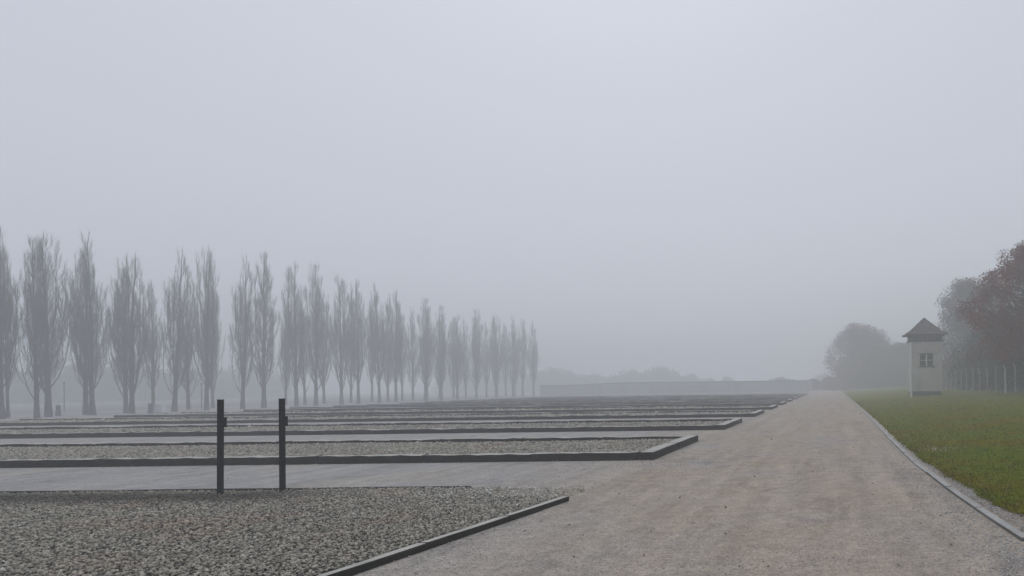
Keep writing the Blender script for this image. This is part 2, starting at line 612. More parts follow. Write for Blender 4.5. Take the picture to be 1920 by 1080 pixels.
ys = np.concatenate([np.arange(3, 24, 0.12), np.arange(24, 60, 0.5), np.arange(60, 300, 4.0), [320, 400, 500]])
xs = np.array([0, 0.12, 0.3, 0.6, 1.0, 1.6, 2.5, 4, 6, 8, 10, 12, 14, 16, 20, 24, 40, 80, 200, 470])
E = lawn_edge(ys)
Xg = E[:, None] + xs[None] * (1.0 - 0.0 * E[:, None])
Yg = np.repeat(ys[:, None], len(xs), 1)
Zg = 0.010 + lawn_z(Xg) + 0.012 * vnoise(Xg * 2.2, Yg * 2.2, 5) * np.clip(xs, 0, 1)[None] + 0.012 * np.clip(xs, 0, 0.3)[None] / 0.3
nxl = len(xs)
i = np.arange(len(ys) - 1)[:, None] * nxl + np.arange(nxl - 1)[None]
lawn = obj('lawn', np_mesh('lawn', np.stack([Xg.ravel(), Yg.ravel(), Zg.ravel()], -1), np.stack([i, i + 1, i + nxl + 1, i + nxl], -1).reshape(-1, 4), M['lawn'], smooth=True))
lawn['kind'] = 'structure'


# grass blades (nobody could count them)
def grass_blades(n, y0, y1):
    y = 1.0 / (1.0 / y0 - rng.random(n) * (1.0 / y0 - 1.0 / y1))
    u = rng.random(n) ** 1.1
    x = lawn_edge(y) - 0.03 + rng.normal(0, 0.03, n) * (u < 0.03) + u * (2.2 + 0.27 * y)
    ln = 0.042 + 0.0006 * y
    wd = 0.00042 * y + 0.0008
    clump = vnoise(x * 6, y * 6, 9)
    keep = rng.random(n) < 0.62 + 0.4 * clump
    x, y, clump, ln, wd = x[keep], y[keep], clump[keep], ln[keep], wd[keep]
    n = len(x)
    z = 0.006 + lawn_z(x) + 0.012 * vnoise(x * 2.2, y * 2.2, 5) * np.clip(x - lawn_edge(y), 0, 1)
    a = rng.uniform(0, 2 * np.pi, n)
    L = ln * rng.uniform(0.5, 1.4, n)
    lean = rng.uniform(0.2, 1.0, n)
    dx, dy = np.cos(a), np.sin(a)
    base = np.stack([x, y, z], -1)
    side = np.stack([-dy, dx, 0 * dx], -1) * (wd * rng.uniform(0.6, 1.3, n))[:, None]
    tip = base + np.stack([dx * L * lean, dy * L * lean, L * (1.05 - 0.6 * lean)], -1)
    midp = base + np.stack([dx * L * lean * 0.4, dy * L * lean * 0.4, L * 0.55], -1)
    v = np.stack([base - side, base + side, midp + side * 0.8, midp - side * 0.8, tip], 1).reshape(-1, 3)
    o = (np.arange(n) * 5)[:, None]
    f = np.concatenate([o + np.array([[0, 1, 2]]), o + np.array([[0, 2, 3]]), o + np.array([[3, 2, 4]])])
    t = np.clip(rng.beta(2, 2.4, n) + 0.15 * clump, 0, 1)
    return v, f, np.repeat(t, 5)


parts = [grass_blades(190000, 6.4, 70.0)]
vv, ff, tt, off = [], [], [], 0
for v_, f_, t_ in parts:
    vv.append(v_)
    ff.append(f_ + off)
    tt.append(t_)
    off += len(v_)
gr = obj('grass', np_mesh('grass', np.concatenate(vv), np.concatenate(ff), M['grass'], attr=np.concatenate(tt)))
tag(gr, 'short olive green grass covering the lawn right of the path', 'grass', kind='stuff')

# fallen leaves blown against the kerb and over the grass
n = 1500
yy = 1.0 / (1.0 / 6.8 - rng.random(n) * (1.0 / 6.8 - 1.0 / 45.0))
xx = kerb_x(yy) + 0.3 + rng.random(n) ** 1.6 * (1.5 + 0.2 * yy)
xx[:70] = rng.uniform(-3.8, 1.6, 70)
a = rng.uniform(0, 2 * np.pi, n)
sz = 0.020 * rng.uniform(0.6, 1.4, n) * (0.8 + 0.02 * yy)
cn = np.stack([xx, yy, np.where(xx < kerb_x(yy), 0.018, lawn_z(xx) + 0.035) + 0.015 * rng.random(n)], -1)
d1 = np.stack([np.cos(a), np.sin(a), rng.normal(0, 0.35, n)], -1) * sz[:, None]
d2 = np.stack([-np.sin(a), np.cos(a), rng.normal(0, 0.35, n)], -1) * sz[:, None] * 0.6
lv = np.stack([cn - d1, cn + d2, cn + d1, cn - d2], 1).reshape(-1, 3)
M['litter'] = attr_ramp_material('fallen leaf', [(0.0, (0.06, 0.035, 0.015)), (0.6, (0.14, 0.08, 0.03)), (1.0, (0.26, 0.17, 0.06))], 0.8)
fl = obj('fallen_leaves', np_mesh('fallen_leaves', lv, np.arange(n * 4).reshape(-1, 4), M['litter'], attr=np.repeat(rng.random(n), 4)))
tag(fl, 'small brown fallen leaves scattered over the lawn and path', 'leaves', kind='stuff')

# loose grit on the path and the gaps between the beds
gp = []
n = 60000
yy = 1.0 / (1.0 / 5.2 - rng.random(n) * (1.0 / 5.2 - 1.0 / 45.0))
xx = rng.uniform(-6.8, 2.6, n)
keep = rng.random(n) < np.clip(0.28 + 0.35 * vnoise(xx * 1.4, yy * 1.0, 21) + 0.9 * np.exp(-((xx - kerb_x(yy) + 0.2) / 0.4) ** 2) + 0.6 * np.exp(-((xx + 4.0) / 0.3) ** 2) + 0.9 * np.exp(-((xx + 3.6) / 0.9) ** 2 - ((yy - 16.8) / 1.3) ** 2), 0.03, 1)
gp.append(np.stack([xx, yy], -1)[keep])
p_ = jgrid(-17, -4.0, 12.75, 17.0, 0.08)
gp.append(p_[rng.random(len(p_)) < 0.10 + 0.5 * np.exp(-((p_[:, 1] - 12.8) / 0.2) ** 2) + 0.5 * np.exp(-((p_[:, 1] - 16.95) / 0.2) ** 2)])
yy = rng.uniform(6.5, 22, 9000)
xx = kerb_x(yy) + 0.2 + rng.random(9000) * (lawn_edge(yy) - kerb_x(yy))
gp.append(np.stack([xx, yy], -1))
p_ = np.concatenate(gp)
# leave the bed of the first foundation free
inside = (p_[:, 1] < 12.5) & (p_[:, 0] < np.interp(p_[:, 1], [5, 11.05, 11.3, 12.5], [-4.6, -3.93, -4.9, -6.4]))
p_ = p_[~inside]
p_ = p_[np.abs(p_[:, 0] - (kerb_x(p_[:, 1]) + 0.07)) > 0.09]
zz = np.where(p_[:, 0] > 2.0, 0.012, 0.006)
coarse = np.clip(np.exp(-((p_[:, 0] - kerb_x(p_[:, 1]) + 0.2) / 0.5) ** 2) + np.exp(-((p_[:, 0] + 3.6) / 1.0) ** 2 - ((p_[:, 1] - 16.6) / 1.4) ** 2), 0, 1)
n = 170                                   # a worn stony spot in the turf
wx, wy = 2.66 + rng.normal(0, 0.32, n), 18.6 + rng.normal(0, 0.4, n)
p_ = np.concatenate([p_, np.stack([wx, wy], -1)])
zz = np.concatenate([zz, lawn_z(wx) + 0.03])
coarse = np.concatenate([coarse, np.full(n, 1.0)])
loose = obj('loose_grit', stones_mesh('loose_grit', np.column_stack([p_, zz]), 0.009 + 0.007 * coarse, M['grit'], cheap=True, flat=0.4, tones=rng.beta(2.5, 1.6, len(p_))))
tag(loose, 'fine pale grit scattered over the path and along its edges', 'grit', kind='stuff')

# ================================================================== barrack foundations
ORD = ['first', 'second', 'third', 'fourth', 'fifth', 'sixth', 'seventh', 'eighth', 'ninth', 'tenth', 'eleventh', 'twelfth', 'thirteenth', 'fourteenth', 'fifteenth', 'sixteenth', 'seventeenth', 'eighteenth', 'nineteenth', 'twentieth']
GRP_F = 'gravel filled foundation beds left of the path'
XR, XL = -4.12, -49.0
EH, EW = 0.185, 0.34

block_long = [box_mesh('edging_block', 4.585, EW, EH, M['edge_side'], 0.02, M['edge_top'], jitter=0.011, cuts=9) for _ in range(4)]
block_end = {}


def block(parent, mesh, x, y, z, rz):
    o = obj('edging_block', mesh, parent, (x, y, z))
    o.rotation_euler = (random.uniform(-0.006, 0.006), random.uniform(-0.0015, 0.0015), rz + random.uniform(-0.002, 0.002))
    return o


def foundation(i, y0, y1):
    t = empty('foundation_bed', (XR, y0, 0))
    tag(t, f'long raised gravel bed with dark concrete edging, {ORD[i]} bed counting from the camera', 'foundation', GRP_F)
    n = 18 if i <= 3 else 9
    step = (XR - EW - 0.01 - XL) / n
    for side, y in (('f', EW / 2), ('b', y1 - y0 - EW / 2)):
        for k in range(n):
            x = -EW - 0.02 - step * (k + 0.5)
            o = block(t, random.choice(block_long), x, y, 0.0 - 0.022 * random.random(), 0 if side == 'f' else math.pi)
            o.scale.x = (step - (0.022 if not (i == 1 and side == 'f' and k in (2, 3)) else 0.09)) / 4.585
    L = (y1 - y0)
    ne = 2
    for k in range(ne):
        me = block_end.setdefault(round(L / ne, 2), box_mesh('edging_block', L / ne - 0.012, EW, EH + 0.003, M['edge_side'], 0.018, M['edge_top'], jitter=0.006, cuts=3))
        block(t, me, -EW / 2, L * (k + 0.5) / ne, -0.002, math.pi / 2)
    # fill
    zb = 0.075
    fill = obj('bed_fill', box_mesh('bed_fill', XR - XL - 0.3, L - 2 * EW + 0.02, zb, M['soil'] if i <= 2 else M['bed']), t, ((XL - XR) / 2 - 0.12, L / 2, 0.002))
    if i <= 4:
        sp, xl, size, cheap = [(0.055, -17, 0.03, True), (0.062, -29, 0.034, True), (0.10, -49, 0.05, True), (0.16, -49, 0.07, True), (0.24, -49, 0.09, True)][i]
        p = jgrid(xl, XR - EW - 0.05, y0 + EW + 0.04, y1 - EW - 0.04, sp)
        z = np.full(len(p), zb + 0.004) + 0.012 * vnoise(p[:, 0] * 1.3, p[:, 1] * 1.3, i) + rng.uniform(-0.2, 0.35, len(p)) * min(size, 0.045) * 0.7
        sm = stones_mesh('gravel', np.column_stack([p, z]) - np.array([[XR, y0, 0]]), size, M['stone'], cheap, 0.6 if i < 2 else 0.4)
        s = obj('gravel', sm, t)
        s['kind'] = 'stuff'
    return t


FY = [(17.0, 22.7), (28.2, 33.8), (39.3, 44.9), (50.4, 56.0), (61.5, 67.1), (72.6, 78.2), (83.7, 89.3), (94.8, 100.4), (105.9, 111.5), (117.0, 122.6)]
for k, (a, b_) in enumerate(FY):
    foundation(k + 1, a, b_)

# the nearest bed: lower edging, stones level with it
t = empty('foundation_bed', (-4.12, 12.5, 0))
tag(t, 'nearest low bed of crushed grey stones, its pale edging running along the path', 'foundation', GRP_F)
p0, p1 = Vector((-4.70, 4.6, 0)), Vector((-4.0, 11.05, 0))
Lf = (p1 - p0).length
az = math.atan2(p1.y - p0.y, p1.x - p0.x)
nb = 4
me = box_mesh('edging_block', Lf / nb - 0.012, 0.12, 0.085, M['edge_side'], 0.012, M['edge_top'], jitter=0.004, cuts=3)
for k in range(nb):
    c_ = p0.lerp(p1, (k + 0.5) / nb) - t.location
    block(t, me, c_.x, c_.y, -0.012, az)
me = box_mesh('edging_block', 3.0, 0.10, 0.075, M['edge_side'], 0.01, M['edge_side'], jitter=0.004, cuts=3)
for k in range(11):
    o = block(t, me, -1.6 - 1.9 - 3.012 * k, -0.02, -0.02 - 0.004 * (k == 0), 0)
bm = bmesh.new()
pts = [(-40, 4.6), (-4.74, 4.6), (-4.05, 11.04), (-5.2, 11.5), (-6.6, 12.42), (-40, 12.42)]
vt = [bm.verts.new((x - t.location.x, y - t.location.y, 0.03)) for x, y in pts]
bm.faces.new(vt)
me = bpy.data.meshes.new('bed_fill')
bm.to_mesh(me)
bm.free()
me.materials.append(M['soil'])
obj('bed_fill', me, t)
p = jgrid(-16.5, -3.9, 5.7, 12.42, 0.032)
p = p[p[:, 0] > -1.13 * p[:, 1] - 2.2]
right = np.interp(p[:, 1], [4.6, 11.05, 12.42], [-4.77, -4.06, -4.0])
p = p[p[:, 0] < right - 0.015]
# the stones thin out to a flush gravelly corner by the cross path
pale = np.clip((p[:, 0] + 7.4) / 2.4, 0, 1) * np.clip((p[:, 1] - 10.2) / 1.6, 0, 1)
kp = rng.random(len(p)) > 0.75 * pale ** 2
p, pale = p[kp], pale[kp]
hum = 0.020 * vnoise(p[:, 0] * 1.1, p[:, 1] * 1.1, 33) + 0.008 * vnoise(p[:, 0] * 4, p[:, 1] * 4, 34)
z = 0.038 + hum + rng.uniform(-0.010, 0.022, len(p)) - 0.02 * pale
damp = np.clip(1.25 - np.abs(p[:, 1] - 11.7 + 0.3 * vnoise(p[:, 0], p[:, 1], 8)) / 0.75, 0, 1) * np.clip((-7.6 - p[:, 0] + 0.5 * vnoise(p[:, 1] * 2, p[:, 0], 4)) / 1.5, 0, 1)
tone = np.clip(rng.beta(1.5, 1.35, len(p)) * (1 - 0.85 * damp) + 0.22 * pale, 0, 1)
sm = stones_mesh('gravel', np.column_stack([p, z]) - np.array([[t.location.x, t.location.y, 0]]), 0.0195, M['stone'], True, 0.62, tone)
s = obj('gravel', sm, t)
s['kind'] = 'stuff'
# the larger stones that can be picked out one by one, near the camera
variants = [stones_mesh('stone', np.zeros((1, 3)), 0.027, M['stone'], False, 0.6, np.array([tv])) for tv in (0.1, 0.25, 0.4, 0.5, 0.6, 0.7, 0.8, 0.9)]
for k in range(290):
    y = 6.2 + 3.6 * rng.random() ** 1.3
    xr = np.interp(y, [4.6, 11.05], [-4.77, -4.07]) - 0.1
    x = xr - rng.random() * (1.13 * y + xr + 0.6)
    o = obj('stone', variants[int(rng.integers(len(variants)))], t, (x - t.location.x, y - t.location.y, 0.056 + 0.02 * float(vnoise(np.array(x * 1.1), np.array(y * 1.1), 33))))
    o.rotation_euler = (rng.normal(0, 0.3), rng.normal(0, 0.3), rng.uniform(0, 6.28))
    sf = float(rng.uniform(0.7, 1.15))
    o.scale = (sf, sf, sf)

# ================================================================== kerb along the lawn
t = empty('path_kerb', (float(kerb_x(7.85)), 7.85, 0))
tag(t, 'narrow pale concrete kerb between the gravel path and the lawn', 'kerb')
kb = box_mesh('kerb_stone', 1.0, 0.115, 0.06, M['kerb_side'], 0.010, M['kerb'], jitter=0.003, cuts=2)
y = 7.85
while y < 185:
    L = 2.0 if y < 50 else 4.0
    a = Vector((float(kerb_x(y)) + 0.07, y, 0))
    b_ = Vector((float(kerb_x(y + L)) + 0.07, y + L, 0))
    c_ = (a + b_) / 2 - t.location
    zz_ = 0.004 if y < 13 else -0.008
    o = obj('kerb_stone', kb, t, (c_.x, c_.y, -0.025 + zz_ + random.uniform(-0.006, 0.006)))
    o.rotation_euler = (0, random.uniform(-0.003, 0.003), math.atan2(b_.y - a.y, b_.x - a.x))
    o.scale = ((b_ - a).length - 0.01, 1, 1)
    y += L

# ================================================================== two dark posts in the nearest bed
pm = box_mesh('post_shaft', 0.068, 0.068, 1.56, M['steel'], 0.006)
cm = box_mesh('cap', 0.074, 0.074, 0.012, M['steel'], 0.003)
bx = box_mesh('number_box', 0.045, 0.07, 0.16, M['steel'], 0.008)
for x, y, rz, tilt, lab in ((-9.93, 11.98, 0.05, 0.014, 'dark square metal post in the gravel bed, the one further left'), (-9.10, 12.22, -0.04, 0.006, 'dark square metal post in the gravel bed, nearer to the path')):
    t = empty('metal_post', (x, y, 0.0), rz)
    t.rotation_euler = (0.0, tilt, rz)
    tag(t, lab, 'post', 'pair of dark posts in the nearest bed')
    obj('shaft', pm, t)
    obj('cap', cm, t, (0, 0, 1.5585))
    obj('number_box', bx, t, (0.056, 0, 1.12))

# ================================================================== poplars
def make_poplar(seed, H=14.0, W=1.25, fork=2.3):
    global rng
    keep_rng = rng
    rng = np.random.default_rng(seed)
    T, K = Tubes(), Tubes()
    zs = np.linspace(0, H * 0.97, 14)
    wob = np.cumsum(rng.normal(0, 0.045, (14, 2)), 0) * (zs / H)[:, None]
    tr = np.column_stack([wob, zs])
    r = np.interp(zs / H, [0, 0.015, 0.06, 0.2, 0.5, 1], [0.23, 0.19, 0.17, 0.14, 0.07, 0.010])
    T.tube(np.vstack([[tr[0] - [0, 0, 0.1]], tr]), np.concatenate([[0.29], r]), 9)

    bases, tips, rads = [], [], []

    def twigs(pts, s, n, lmin, lmax, r_):
        q = rng.uniform(0.1, 1.0, n)
        bp = np.column_stack([np.interp(q, s, pts[:, i_]) for i_ in range(3)])
        d = np.column_stack([np.interp(q, s, np.gradient(pts[:, i_], s)) for i_ in range(3)])
        d /= np.linalg.norm(d, axis=1)[:, None]
        ang = rng.uniform(0, 2 * np.pi, n)
        d = d + np.column_stack([np.cos(ang), np.sin(ang), np.full(n, 0.8)]) * rng.uniform(0.12, 0.42, n)[:, None]
        d /= np.linalg.norm(d, axis=1)[:, None]
        tp = bp + d * (rng.uniform(lmin, lmax, n) * (1.1 - 0.5 * q))[:, None]
        bases.append(bp)
        tips.append(tp)
        rads.append(np.full(n, r_))
        q2 = rng.uniform(0.15, 0.85, n)[:, None]
        b2 = bp + (tp - bp) * q2
        ang = rng.uniform(0, 2 * np.pi, n)
        d2 = d + np.column_stack([np.cos(ang), np.sin(ang), np.full(n, 0.25)]) * rng.uniform(0.2, 0.5, n)[:, None]
        d2 /= np.linalg.norm(d2, axis=1)[:, None]
        bases.append(b2)
        tips.append(b2 + d2 * rng.uniform(0.2, 0.55, n)[:, None])
        rads.append(np.full(n, r_ * 0.7))

    # leaders: the trunk itself and several steep limbs, each a spire of its own
    leaders = [(tr[tr[:, 2] > fork - 0.4], 1.0)]
    nl = int(rng.integers(11, 14))
    for k in range(nl):
        z0 = fork - 0.5 + rng.uniform(0, 1) ** 1.3 * H * 0.30
        a = k * 2.399 + rng.normal(0, 0.4)
        zt = H * np.clip(rng.uniform(0.50, 0.97), 0, 1)
        ro = W * rng.uniform(0.42, 0.95) * np.interp(zt / H, [0.5, 0.75, 0.97], [1.05, 0.85, 0.4])
        s = np.linspace(0, 1, 9)
        z = z0 + (zt - z0) * s
        rr = ro * (1 - np.exp(-s * 4.2)) * (1 - 0.12 * s)
        aw = a + np.cumsum(rng.normal(0, 0.08, 9))
        pts = np.column_stack([np.interp(z0, tr[:, 2], tr[:, 0]) + rr * np.cos(aw), np.interp(z0, tr[:, 2], tr[:, 1]) + rr * np.sin(aw), z])
        K.tube(pts, np.linspace(0.018 + 0.0030 * (zt - z0), 0.005, 9), 4)
        leaders.append((pts, 0.8))
    for pts, wgt in leaders:
        n = len(pts)
        s = np.linspace(0, 1, n)
        Ld = pts[-1, 2] - pts[0, 2]
        twigs(pts[n // 2:], np.linspace(0, 1, n - n // 2), int(Ld * 6.0), 0.3, 0.8, 0.006)
        for j in range(int(Ld * 2.3 * wgt)):
            q = rng.uniform(0.02, 0.93)
            b0 = np.array([np.interp(q, s, pts[:, i_]) for i_ in range(3)])
            Lb = min((0.5 + 2.6 * (1 - q) ** 0.8) * rng.uniform(0.55, 1.15), H * 0.985 - b0[2])
            if Lb < 0.3:
                continue
            a = rng.uniform(0, 2 * np.pi)
            ss = np.linspace(0, 1, 5)
            out = Lb * rng.uniform(0.20, 0.42) * (1 - np.exp(-ss * 2.6))
            bp = np.column_stack([b0[0] + out * np.cos(a), b0[1] + out * np.sin(a), b0[2] + Lb * ss])
            # keep inside the narrow crown
            zz_ = (bp[:, 2] - fork) / (H - fork)
            lim = W * np.interp(zz_, [0, 0.06, 0.2, 0.4, 0.62, 0.82, 0.95, 1.0], [0.5, 0.7, 0.95, 1.0, 0.86, 0.58, 0.32, 0.16])
            rad_ = np.hypot(bp[:, 0], bp[:, 1]) + 1e-6
            f_ = np.minimum(1, lim / rad_)
            bp[:, 0] *= f_
            bp[:, 1] *= f_
            K.tube(bp, np.linspace(0.006 + 0.0026 * Lb, 0.003, 5), 3)
            twigs(bp, ss, int(10 + Lb * 9.0), 0.4, 1.1, 0.0048)
    K.spikes(np.concatenate(bases), np.concatenate(tips), np.concatenate(rads))
    root = empty('poplar_tree')
    obj('trunk', T.mesh('poplar_trunk', M['bark']), root)
    obj('crown', K.mesh('poplar_crown', M['twig']), root)
    rng = keep_rng
    return root


pop = [make_poplar(11, 14, 1.5, 1.6), make_poplar(12, 14, 1.3, 1.8), make_poplar(13, 14, 1.65, 1.5), make_poplar(14, 14, 1.4, 1.9), make_poplar(15, 14, 1.5, 1.6), make_poplar(16, 14, 1.45, 1.7), make_poplar(17, 14, 1.35, 1.6), make_poplar(18, 14, 1.55, 1.8)]
# x, y, height, girth
POPLARS = [
    (-73.5, 65.4, 17.4, 1.0), (-76.7, 68.8, 16.4, 0.6), (-71.2, 66.2, 16.4, 0.75), (-74.1, 69.9, 17.9, 1.05), (-76.0, 75.3, 17.4, 0.95), (-73.8, 73.8, 18.9, 1.05),
    (-76.0, 79.6, 15.9, 0.9), (-73.1, 77.2, 17.2, 0.95), (-83.9, 91.4, 16.4, 0.8), (-74.1, 83.3, 19.0, 1.05), (-80.6, 92.6, 15.1, 0.8), (-74.1, 87.6, 20.0, 1.05),
    (-81.9, 97.8, 17.4, 0.8), (-72.8, 91.3, 19.5, 0.95), (-73.3, 95.4, 20.3, 1.15), (-83.2, 112.6, 16.4, 0.75), (-73.5, 101.5, 20.3, 1.0), (-81.2, 113.9, 19.0, 0.8),
    (-73.5, 105.3, 20.5, 1.0), (-81.9, 119.2, 19.0, 0.85), (-73.5, 110.8, 19.9, 1.0), (-73.5, 114.8, 19.8, 1.0), (-81.2, 130.5, 18.7, 0.85), (-73.5, 120.1, 19.8, 1.0),
    (-80.6, 134.2, 19.0, 0.9), (-74.1, 125.7, 19.5, 1.05), (-81.2, 143.3, 18.7, 0.9), (-74.1, 134.7, 19.0, 1.05), (-74.1, 140.3, 18.2, 1.0), (-81.2, 158.7, 17.2, 0.9),
    (-74.8, 147.7, 17.4, 1.0), (-80.6, 162.8, 18.5, 0.9), (-74.8, 155.5, 19.1, 1.05), (-80.6, 172.5, 17.9, 0.9), (-74.8, 165.1, 19.2, 1.05), (-80.6, 182.7, 18.7, 0.9),
    (-74.8, 173.4, 19.8, 1.0), (-74.8, 178.8, 19.2, 0.95), (-74.1, 183.6, 19.0, 0.95),
    (-81.0, 124.5, 18.6, 0.8), (-80.5, 138.5, 18.2, 0.8), (-81.0, 148.0, 18.9, 0.85), (-81.5, 153.5, 17.8, 0.8), (-80.5, 167.5, 18.4, 0.85), (-81.0, 178.0, 18.8, 0.85), (-81.0, 189.0, 18.2, 0.8),
]
order = sorted(range(len(POPLARS)), key=lambda k: POPLARS[k][0] / POPLARS[k][1])
TENS = {20: 'twentieth', 30: 'thirtieth', 40: 'fortieth'}


def ordinal(n):
    if n <= 20:
        return ORD[n - 1]
    t_, u_ = n // 10 * 10, n % 10
    return TENS[t_] if u_ == 0 else {20: 'twenty', 30: 'thirty', 40: 'forty'}[t_] + '-' + ORD[u_ - 1]


used = set()
for rank, k in enumerate(order):
    x, y, h, gth = POPLARS[k]
    vi = (k * 5 + rank) % 8 if gth > 0.7 else 5
    o = pop[vi] if vi not in used else copy_tree(pop[vi])
    used.add(vi)
    o.location = (x, y, float(ground_z(x)))
    s_ = h / 14.0
    wid = 1.24 * gth * rng.uniform(0.92, 1.1)
    o.scale = (wid * (-1 if k % 2 else 1), wid, s_)
    o.rotation_euler = (rng.normal(0, 0.012), rng.normal(0, 0.012), rng.uniform(0, 6.28))
    look = 'slim bare' if gth <= 0.85 else 'tall bare'
    tag(o, f'{look} grey poplar, {ordinal(rank + 1)} trunk counting from the left edge', 'tree', 'bare poplars in the avenue beyond the beds')
for vi in range(8):
    if vi not in used:
        for ch in list(pop[vi].children):
            bpy.data.objects.remove(ch)
        bpy.data.objects.remove(pop[vi])

# ================================================================== leafy trees, shrubs and the wood
def leaf_cloud(centres, per, spread, size, tone_base):
    n = len(centres) * per
    off_ = rng.normal(0, 1, (n, 3))
    ln_ = np.linalg.norm(off_, axis=1)[:, None]
    off_ *= np.minimum(1.0, 1.75 / ln_)
    c_ = np.repeat(centres, per, 0) + off_ * np.repeat(np.broadcast_to(spread, (len(centres),)), per)[:, None]
    a = rng.normal(size=(n, 3))
    a /= np.linalg.norm(a, axis=1)[:, None]
    b2 = np.cross(a, rng.normal(size=(n, 3)))
    b2 /= np.linalg.norm(b2, axis=1)[:, None]
    s = size * rng.uniform(0.5, 1.3, n)[:, None]
    v = np.stack([c_ - a * s, c_ + b2 * s * 0.55, c_ + a * s, c_ - b2 * s * 0.55], 1).reshape(-1, 3)
    f = np.arange(n * 4).reshape(-1, 4)
    tn = np.clip(np.repeat(tone_base, per) + rng.normal(0, 0.16, n), 0, 1)
    return v, f, np.repeat(tn, 4)


def broad_tree(name, seed, H, rad, z0, nclump, per, leaf, lmat, bmat, trunk_r=0.28, twiggy=0, top=1.0, spread=0.45, lean=0.0):
    """trunk, limbs that reach the leaf clumps, leaves or bare twigs"""
    global rng
    kr = rng
    rng = np.random.default_rng(seed)
    T = Tubes()
    zs = np.linspace(-0.15, H * 0.82, 9)
    wob = np.cumsum(rng.normal(0, 0.10, (9, 2)), 0)
    tr = np.column_stack([wob[:, 0] + lean * zs, wob[:, 1], zs])
    T.tube(tr, np.interp(zs / H, [0, 0.03, 0.3, 0.82], [trunk_r * 1.35, trunk_r, trunk_r * 0.7, 0.03]), 8)
    K = Tubes()
    u = rng.random(nclump)
    zc = z0 + (H - z0) * u ** 0.9
    uu = (zc - z0) / (H - z0)
    rmax = rad * np.sqrt(np.clip(1 - (np.abs(uu - 0.36) / np.where(uu > 0.36, 0.66, 0.60)) ** 2, 0.02, 1)) * top
    a = rng.uniform(0, 2 * np.pi, nclump)
    lump = 1 + 0.20 * np.sin(a * 3 + zc * 0.9) + 0.15 * np.sin(a * 5 - zc * 1.7)
    rr = np.minimum(rmax * lump, 1.18 * rad) * np.sqrt(rng.uniform(0.12, 1.0, nclump))
    cen = np.column_stack([np.interp(zc, zs, tr[:, 0]) + rr * np.cos(a), np.interp(zc, zs, tr[:, 1]) + rr * np.sin(a), zc])
    bs, tps = [], []
    for k in range(nclump):
        zb = max(z0 * 0.75, cen[k, 2] - 0.55 * rr[k] - rng.uniform(0.4, 1.6))
        zb = min(zb, H * 0.8)
        b0 = np.array([np.interp(zb, zs, tr[:, 0]), np.interp(zb, zs, tr[:, 1]), zb])
        s = np.linspace(0, 1, 5)[:, None]
        midp = b0 + (cen[k] - b0) * np.array([0.6, 0.6, 0.35]) + rng.normal(0, 0.12, 3)
        pts = (1 - s) ** 2 * b0 + 2 * s * (1 - s) * midp + s ** 2 * cen[k]
        if k % 2 == 0 or twiggy:
            K.tube(pts, np.linspace(0.02 + 0.010 * rr[k], 0.008, 5), 4)
        if twiggy:
            n = twiggy
            q = rng.uniform(0.45, 1.0, n)
            bp = np.column_stack([np.interp(q, s[:, 0], pts[:, i_]) for i_ in range(3)])
            d = (cen[k] - midp) / (np.linalg.norm(cen[k] - midp) + 1e-6)
            d = d + rng.normal(0, 0.55, (n, 3)) + np.array([0, 0, 0.35])
            d /= np.linalg.norm(d, axis=1)[:, None]
            tp = bp + d * rng.uniform(0.5, 1.5, n)[:, None]
            bs += [bp, bp + (tp - bp) * 0.5]
            d2 = d + rng.normal(0, 0.5, (n, 3))
            tps += [tp, bp + (tp - bp) * 0.5 + d2 * rng.uniform(0.3, 0.8, n)[:, None]]
    if twiggy:
        K.spikes(np.concatenate(bs), np.concatenate(tps), 0.012)
    root = empty(name)
    obj('trunk', T.mesh(name + '_trunk', bmat), root)
    obj('branches', K.mesh(name + '_branches', bmat), root)
    if per:
        v_, f_, tn = leaf_cloud(cen, per, spread, leaf, 0.45 + 0.25 * vnoise(cen[:, 0], cen[:, 2], seed))
        obj('crown', np_mesh(name + '_crown', v_, f_, lmat, attr=tn), root)
    rng = kr
    return root


def put(o, x, y, s=1.0, rz=None, z=None, sz=None):
    o.location = (x, y, float(lawn_z(x)) if z is None and x > 2 else (z or 0.0))
    o.scale = (s, s, sz or s)
    o.rotation_euler = (0, 0, rng.uniform(0, 6.28) if rz is None else rz)
    return o


GR = 'trees behind the camp fence'
cop = broad_tree('copper_tree', 101, 14.0, 6.0, 3.1, 560, 110, 0.105, M['copper'], M['dark_bark'], 0.32, 2, spread=0.42)
tag(put(cop, 18.3, 65.0, 1.0, sz=0.91), 'dense reddish brown leafed tree at the right edge, nearest behind the fence', 'tree', GR)
cop2 = copy_tree(cop)
tag(put(cop2, 22.6, 58.5, 0.98, 2.0), 'reddish brown tree cut off by the right edge of the picture', 'tree', GR)
bare = broad_tree('bare_tree', 103, 14.5, 4.0, 2.0, 380, 70, 0.11, M['brown_leaf'], M['dark_bark'], 0.25, 10, spread=0.55)
tag(put(bare, 20.6, 116.0, 1.14), 'hazy thin-leaved brown tree rising just right of the watchtower roof', 'tree', GR)
bare2 = copy_tree(bare)
tag(put(bare2, 25.4, 120.0, 1.1, 1.0), 'faint twiggy tree between the tower tree and the reddish tree', 'tree', GR)
round1 = broad_tree('round_tree', 105, 12.5, 6.4, 0.5, 520, 60, 0.16, M['brown_leaf'], M['dark_bark'], 0.3, 6, spread=0.65)
tag(put(round1, 7.0, 192.0, 1.28, z=0.1), 'round crowned tree dim in the fog at the end of the path', 'tree', 'foggy round trees at the end of the path')
r2 = copy_tree(round1)
tag(put(r2, 11.8, 198.0, 1.06, 2.2, z=0.3), 'lower foggy tree half hidden right of the round tree by the path end', 'tree', 'foggy round trees at the end of the path')
r3 = copy_tree(round1)
